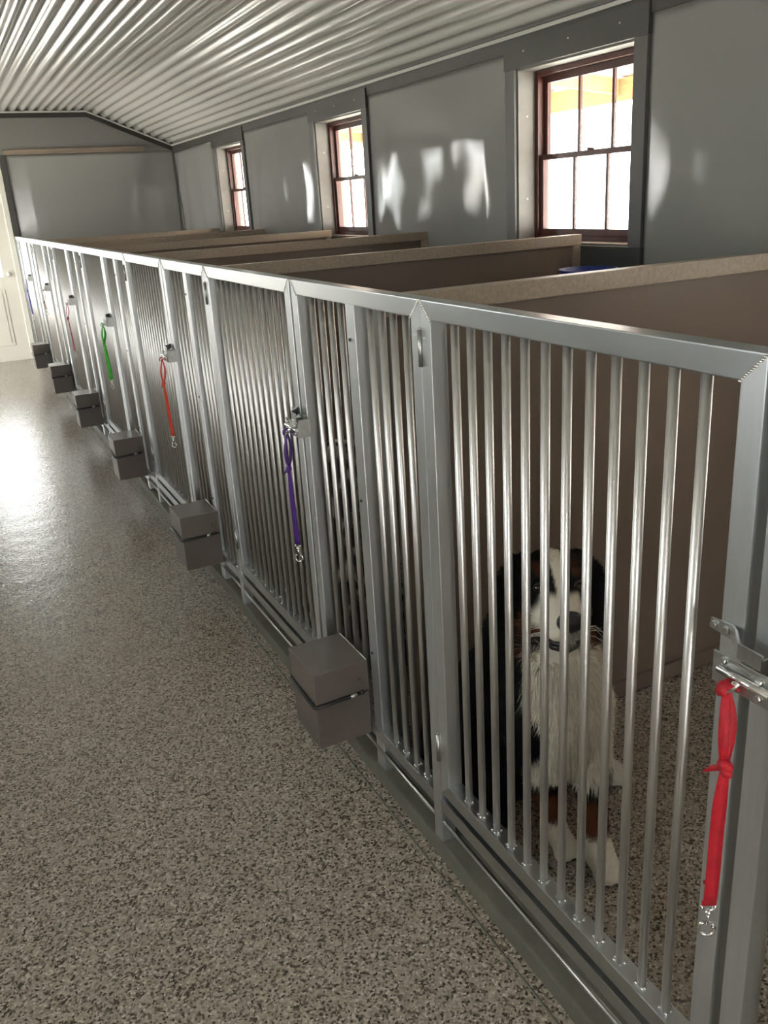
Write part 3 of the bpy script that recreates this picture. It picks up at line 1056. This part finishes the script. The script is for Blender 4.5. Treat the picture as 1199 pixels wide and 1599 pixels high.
def fur_mesh(name, me, nstr, colfn, lenfn, flowfn, width=.0011):
    me.calc_loop_triangles()
    nt_ = len(me.loop_triangles)
    tri = np.empty(nt_ * 3, dtype=np.int32); me.loop_triangles.foreach_get('vertices', tri); tri = tri.reshape(-1, 3)
    co = np.empty(len(me.vertices) * 3); me.vertices.foreach_get('co', co); co = co.reshape(-1, 3)
    no = np.empty(len(me.vertices) * 3); me.vertices.foreach_get('normal', no); no = no.reshape(-1, 3)
    A, B, Cc = co[tri[:, 0]], co[tri[:, 1]], co[tri[:, 2]]
    area = np.linalg.norm(np.cross(B - A, Cc - A), axis=1)
    pick = RNG.choice(nt_, nstr, p=area / area.sum())
    u, v = RNG.random(nstr), RNG.random(nstr)
    fl_ = u + v > 1
    u[fl_], v[fl_] = 1 - u[fl_], 1 - v[fl_]
    P = A[pick] + (B - A)[pick] * u[:, None] + (Cc - A)[pick] * v[:, None]
    N = no[tri[pick, 0]] * (1 - u - v)[:, None] + no[tri[pick, 1]] * u[:, None] + no[tri[pick, 2]] * v[:, None]
    N /= np.linalg.norm(N, axis=1)[:, None] + 1e-9
    ln = lenfn(P)
    keep = ln > .001
    P, N, ln = P[keep], N[keep], ln[keep]
    nstr = len(P)
    F = flowfn(P, N) + RNG.normal(0, .22, (nstr, 3))
    F -= N * (F * N).sum(1)[:, None]
    F /= np.linalg.norm(F, axis=1)[:, None] + 1e-9
    ln = ln * RNG.uniform(.65, 1.25, nstr)
    D1 = N * .55 + F * .85
    D1 /= np.linalg.norm(D1, axis=1)[:, None]
    D2 = N * .12 + F + np.array([0, 0, -.25])
    D2 /= np.linalg.norm(D2, axis=1)[:, None]
    S = np.cross(D1, N); S /= np.linalg.norm(S, axis=1)[:, None] + 1e-9
    ww = width * RNG.uniform(.7, 1.4, nstr)[:, None]
    r0 = P - N * .002
    m1 = r0 + D1 * (ln * .5)[:, None]
    t1 = m1 + D2 * (ln * .55)[:, None]
    V = np.stack([r0 - S * ww, r0 + S * ww, m1 + S * ww * .8, m1 - S * ww * .8, t1], 1).reshape(-1, 3)
    base = (np.arange(nstr) * 5)[:, None]
    quads = base + np.array([[0, 1, 2, 3]])
    tris = base + np.array([[3, 2, 4]])
    mm = bpy.data.meshes.new(name)
    mm.vertices.add(len(V)); mm.vertices.foreach_set('co', V.astype(np.float32).ravel())
    lo = np.concatenate([quads, tris], 1).ravel().astype(np.int32)
    mm.loops.add(len(lo)); mm.loops.foreach_set('vertex_index', lo)
    starts = (np.arange(nstr)[:, None] * 7 + np.array([[0, 4]])).ravel().astype(np.int32)
    mm.polygons.add(nstr * 2); mm.polygons.foreach_set('loop_start', starts)
    try:
        mm.polygons.foreach_set('loop_total', np.tile([4, 3], nstr).astype(np.int32))
    except Exception:
        pass
    mm.update(); mm.validate()
    c = colfn(P) * RNG.uniform(.72, 1.18, nstr)[:, None]
    c = np.repeat(c, 5, axis=0)
    at = mm.color_attributes.new('Col', 'FLOAT_COLOR', 'POINT')
    at.data.foreach_set('color', np.c_[np.clip(c, 0, 1), np.ones(len(c))].astype(np.float32).ravel())
    return mm

def sit_dog(name, label, scheme, place, headrot, nfur, seedv, voxel):
    """sitting long-haired dog, coordinates in the room; `place` maps model space to the room"""
    H0 = Vector((.303, -.075, .700))              # middle of the skull
    F = Vector((-.40, -.90, .10)).normalized()   # where the face points
    U = (Vector((.02, .0, 1)) - F * Vector((.02, .0, 1)).dot(F)).normalized()
    R_ = F.cross(U)                               # dog's right
    if headrot:
        q = Matrix.Rotation(headrot, 3, 'Z')
        F, U, R_ = q @ F, q @ U, q @ R_
    hm = Matrix((F, R_, U)).transposed()          # columns F R U
    def hp(f, r, u):
        return H0 + F * f + R_ * r + U * u
    B = []
    e = lambda c, rad, rot=None: B.append(('e', c, rad, rot))
    # skull and face
    e(hp(0, 0, .012), (.088, .078, .074), hm)
    e(hp(.05, 0, -.005), (.062, .060, .060), hm)
    for s in (-1, 1):
        e(hp(.050, s * .046, .040), (.026, .026, .016), hm)      # brow
        e(hp(.050, s * .050, -.045), (.050, .032, .042), hm)     # cheek
    B.append(('c', [(hp(.075, 0, -.022), .050), (hp(.125, 0, -.034), .043), (hp(.158, 0, -.036), .036)]))
    for s in (-1, 1):
        B.append(('c', [(hp(.09, s * .020, -.056), .030), (hp(.150, s * .019, -.056), .027)]))   # flews
    B.append(('c', [(hp(.05, 0, -.082), .034), (hp(.128, 0, -.094), .021)]))                     # lower jaw
    # ears
    for s in (-1, 1):
        B.append(('c', [(hp(-.010, s * .062, .052), .030), (hp(-.002, s * .094, .015), .032), (hp(.004, s * .106, -.045), .032), (hp(.006, s * .100, -.105), .022)]))
    # neck, chest, trunk
    nb = Vector((.292, -.050, .545))
    B.append(('c', [(hp(-.035, 0, -.03), .085), (nb, .140), (Vector((.285, -.045, .44)), .155)]))
    B.append(('c', [(hp(.00, 0, -.09), .070), (Vector((.285, -.115, .52)), .105), (Vector((.280, -.120, .40)), .125), (Vector((.280, -.105, .315)), .115)]))
    B.append(('c', [(Vector((.285, -.03, .42)), .165), (Vector((.265, .05, .31)), .172), (Vector((.240, .10, .20)), .170)]))
    e((.235, .115, .165), (.185, .165, .160))
    # hind legs
    B.append(('c', [((.172, .10, .17), .115), ((.142, .00, .165), .088), ((.118, -.07, .12), .058)]))
    B.append(('c', [((.105, .06, .05), .045), ((.106, -.08, .040), .043), ((.110, -.155, .034), .040), ((.118, -.185, .030), .030)]))
    B.append(('c', [((.33, .12, .17), .115), ((.41, .05, .165), .085), ((.46, .00, .12), .055)]))
    B.append(('c', [((.44, .09, .05), .042), ((.50, .02, .040), .038), ((.555, -.012, .036), .036), ((.572, -.026, .032), .028)]))
    # front legs
    B.append(('c', [((.345, -.130, .40), .080), ((.345, -.165, .29), .056), ((.335, -.200, .19), .040), ((.318, -.235, .09), .036), ((.312, -.262, .045), .040), ((.305, -.295, .034), .036)]))
    B.append(('c', [((.225, -.110, .40), .080), ((.235, -.115, .29), .055), ((.250, -.125, .19), .036), ((.262, -.140, .09), .030), ((.268, -.160, .042), .033), ((.270, -.185, .032), .030)]))
    for (cx, cy, s) in ((.305, -.300, .05), (.270, -.188, .05), (.118, -.190, .06), (.572, -.030, .04)):
        for q in (-1.5, -.5, .5, 1.5):
            B.append(('e', (cx + q * .0195, cy - .020 + .008 * abs(q), .020), (.0098, .022, .018)))
    # tail along the floor
    B.append(('c', [((.27, .20, .08), .05), ((.38, .225, .05), .042), ((.48, .21, .045), .035), ((.56, .17, .04), .022)]))
    me = blobs_to_mesh(name + '_body', B, voxel, 5)
    n = len(me.vertices)
    FN, RN, UN, H0N = np.array(F), np.array(R_), np.array(U), np.array(H0)
    def headco(P):
        d = P - H0N
        return d @ FN, d @ RN, d @ UN
    def sstep(x, a, b_):
        t = np.clip((x - a) / (b_ - a), 0, 1); return t * t * (3 - 2 * t)
    def nz(P, s, o):
        return np.sin(P[:, 0] * s + o) * np.sin(P[:, 1] * s * 1.3 + o * 2) * np.sin(P[:, 2] * s * .9 + o * 3)
    white = np.array(scheme['white']); black = np.array(scheme['black']); tan = np.array(scheme['tan'])
    def colour(P):
        f, r, u = headco(P)
        col = np.tile(black, (len(P), 1))
        def mix(c, w):
            nonlocal col
            col = col * (1 - w[:, None]) + np.asarray(c) * w[:, None]
        if scheme['merle']:
            w = sstep(nz(P, 38, 1.0) + .5 * nz(P, 77, 2.0), -.02, .16)
            mix(scheme['grey'], w)
        inhead = (np.sqrt(f * f + r * r + (u + .02) ** 2) < .19) & (P[:, 2] > .57)
        hd = inhead.astype(float)
        # tan cheeks, brows
        mix(tan, hd * sstep(-u, .035, .06) * sstep(np.abs(r), .028, .04) * sstep(f, .0, .03) * (1 - sstep(f, .10, .12)) * (1 - sstep(np.abs(r), .078, .088)))
        for s in (-1, 1):
            dd = np.sqrt((r - s * .042) ** 2 + (u - .056) ** 2)
            mix(tan, hd * (1 - sstep(dd, .008, .016)) * sstep(f, .0, .03) * .45)
        # blaze and white muzzle
        bw = .008 + .008 * sstep(u, .04, .09) + .014 * (1 - sstep(u, -.02, .02))
        mix(white, hd * (1 - sstep(np.abs(r), bw, bw + .006)) * sstep(f, -.02, .0) * sstep(u, -.03, -.02))
        mix(white, hd * sstep(f, .080, .100 ) * (1 - sstep(u, .004, .02)))
        mix(white, hd * sstep(f, .055, .08) * (1 - sstep(np.abs(r), .022, .034)) * (1 - sstep(u, -.012, .002)))
        # dark lower lip line
        mix((.02, .018, .018), hd * sstep(f, .07, .085) * (1 - sstep(u, -.098, -.084)) * sstep(u, -.125, -.11) * 0.9)
        # white chest
        x, y, z = P[:, 0], P[:, 1], P[:, 2]
        wob = .045 * nz(P, 26, .7)
        lat = np.abs((x - .29) * .97 + (y + .1) * -.22) + wob
        mix(white, (1 - hd) * (1 - sstep(lat, .072, .098)) * sstep(-y, .075 + .0, .105) * sstep(z, .215, .245) * (1 - sstep(z, .66, .70)))
        mix(white, (1 - hd) * sstep(x, .30, .34) * (1 - sstep(x, .40, .43)) * sstep(-y, .05, .10) * sstep(z, .255, .285) * (1 - sstep(z, .50, .55)))
        # legs: tan band then white feet
        legs = (z < .235) & (y < -.10) & (x > .19)
        lw = legs.astype(float)
        mix(tan * .75, lw * (1 - sstep(z, .165, .200)) * sstep(x, .19, .2))
        mix(white, lw * (1 - sstep(z, .085, .105)))
        hind = ((x < .17) & (y < -.06) & (z < .09)).astype(float)
        mix(tan * .6, hind * (1 - sstep(z, .05, .075)))
        hind2 = ((x > .50) & (z < .12)).astype(float)
        mix(white * .8, hind2)
        return np.clip(col, 0, 1)
    paint(me, colour)
    def furlen(P):
        f, r, u = headco(P)
        x, y, z = P[:, 0], P[:, 1], P[:, 2]
        L = np.full(len(P), .030)
        inhead = (np.sqrt(f * f + r * r + (u + .02) ** 2) < .19) & (P[:, 2] > .57)
        L[inhead] = .013
        ear = inhead & (np.abs(r) > .080)
        L[ear] = .024
        L[inhead & (f > .055) & (np.abs(r) < .06)] = .0060
        L[inhead & (f > .135)] = .0035
        for s in (-1, 1):
            eyeD = np.sqrt((f - .078) ** 2 + (r - s * .046) ** 2 + (u - .021) ** 2)
            L[eyeD < .024] = .0
        chest = (~inhead) & (y < -.06) & (z > .22)
        L[chest] = .040
        L[(z < .20) & (y < -.10)] = .013
        L[z < .09] = .010
        L[z < .05] = .006
        L[z < .02] = .0
        L[inhead & (u < -.098) & (f < .10)] = .034
        # nose and lips bare
        L[inhead & (f > .160)] = .0
        L[inhead & (f > .138) & (u < -.02)] = .0
        return L
    def flow(P, N):
        f, r, u = headco(P)
        Fw = np.tile(np.array([0.02, .10, -1.0]), (len(P), 1))
        inhead = (np.sqrt(f * f + r * r + (u + .02) ** 2) < .19) & (P[:, 2] > .57)
        Fw[inhead] = -FN * 1.0 + np.array([0, 0, -.35])
        return Fw
    root = empty(name, (0, 0, 0))
    tag(root, label, 'dog')
    inner = place
    def fin(o):
        o.parent = root
        return o
    me.transform(inner); 
    # fur is generated in model space, so build it from an untransformed copy
    me2 = me.copy(); me2.transform(inner.inverted()); me2.update()
    fm = fur_mesh(name + '_fur', me2, nfur, colour, furlen, flow)
    bpy.data.meshes.remove(me2)
    fm.transform(inner)
    if inner.determinant() < 0:
        me.flip_normals()
    body = fin(link('body', me, M['coat']))
    fo = fin(link('fur', fm, M['fur'])); fo['kind'] = 'stuff'
    # eyes
    for s in (-1, 1):
        bm = bmesh.new(); add_ellipsoid(bm, hp(.080, s * .046, .022), (.0135, .0145, .0130), hm, 3)
        mm = bm_mesh('eye', bm); mm.transform(inner); fin(link('eye', mm, M['eye'], smooth=True))
        bm = bmesh.new()
        add_tube(bm, [hp(.087 - .25 * (s * dx), s * .046 + dx, .023 + dz) for dx, dz in ((-.015, -.002), (-.008, .009), (0, .0125), (.008, .009), (.015, -.002))], [.001, .003, .0035, .003, .001], 8)
        mm = bm_mesh('eyelid', bm); mm.transform(inner); fin(link('eyelid', mm, M['lip'], smooth=True))
    # nose leather with nostrils
    bm = bmesh.new()
    add_ellipsoid(bm, hp(.186, 0, -.022), (.018, .031, .0250), hm, 3)
    add_ellipsoid(bm, hp(.180, 0, -.038), (.015, .014, .016), hm, 3)
    mm = bm_mesh('nose', bm); mm.transform(inner); nso = fin(link('nose', mm, M['nose'], smooth=True))
    for s in (-1, 1):
        bm = bmesh.new(); add_ellipsoid(bm, hp(.1985, s * .0125, -.022), (.0045, .0062, .0052), hm, 2)
        mm = bm_mesh('nostril', bm); mm.transform(inner); o = link('nostril', mm, M['lip'], smooth=True); o.parent = nso
    # mouth: lips, tongue, teeth
    bm = bmesh.new()
    add_tube(bm, [hp(.090, -.046, -.086), hp(.140, -.040, -.084), hp(.172, -.016, -.080), hp(.176, 0, -.076), hp(.172, .016, -.080), hp(.140, .040, -.084), hp(.090, .046, -.086)], [.003, .005, .006, .006, .006, .005, .003], 8)
    add_tube(bm, [hp(.085, -.036, -.098), hp(.135, -.026, -.100), hp(.152, 0, -.101), hp(.135, .026, -.100), hp(.085, .036, -.098)], [.005, .008, .010, .008, .005], 8)
    mm = bm_mesh('lips', bm); mm.transform(inner); fin(link('lips', mm, M['lip'], smooth=True))
    bm = bmesh.new()
    add_ellipsoid(bm, hp(.130, .004, -.089), (.034, .022, .006), hm, 2)
    mm = bm_mesh('tongue', bm); mm.transform(inner); fin(link('tongue', mm, M['gum'], smooth=True))
    bm = bmesh.new()
    for q in range(-3, 4):
        add_ellipsoid(bm, hp(.156 - .0012 * q * q, q * .0060, -.0895), (.003, .0026, .0050), hm, 1)
    mm = bm_mesh('teeth', bm); mm.transform(inner); o = fin(link('teeth', mm, M['tooth'], smooth=True)); o['kind'] = 'stuff'
    # whiskers
    bm = bmesh.new()
    rnd = random.Random(seedv)
    for s in (-1, 1):
        for q in range(7):
            f0, u0 = .125 + .018 * rnd.random(), -.052 - .022 * rnd.random()
            p0 = hp(f0, s * .040, u0)
            a1, a2 = rnd.uniform(-.35, .1), rnd.uniform(-.9, -.3)
            p1 = p0 + R_ * s * .030 - F * .006 + U * (.030 * a1)
            p2 = p1 + R_ * s * .022 - F * .010 + U * (.030 * a2)
            add_tube(bm, [p0, p1, p2], [.0006, .0005, .0002], 4)
    mm = bm_mesh('whiskers', bm); mm.transform(inner); o = fin(link('whiskers', mm, M['whisker'])); o['kind'] = 'stuff'
    return root

bern = {'white': (.72, .68, .58), 'black': (.0042, .0041, .0046), 'tan': (.105, .038, .014), 'merle': False}
merle = {'white': (.70, .66, .58), 'black': (.030, .028, .027), 'tan': (.25, .11, .05), 'grey': (.34, .32, .29), 'merle': True}
sit_dog('mountain_dog', 'black, white and rust long-haired dog sitting behind the nearest gate', bern, Matrix.Identity(4), 0.0, 90000, 5, .0075)
mir = Matrix.Translation((-.004, 1.08, 0)) @ Matrix.Diagonal((1, -1, 1, 1))
sit_dog('merle_dog', 'grey and white mottled dog sitting behind the purple leash gate', merle, mir, 0.0, 26000, 6, .012)
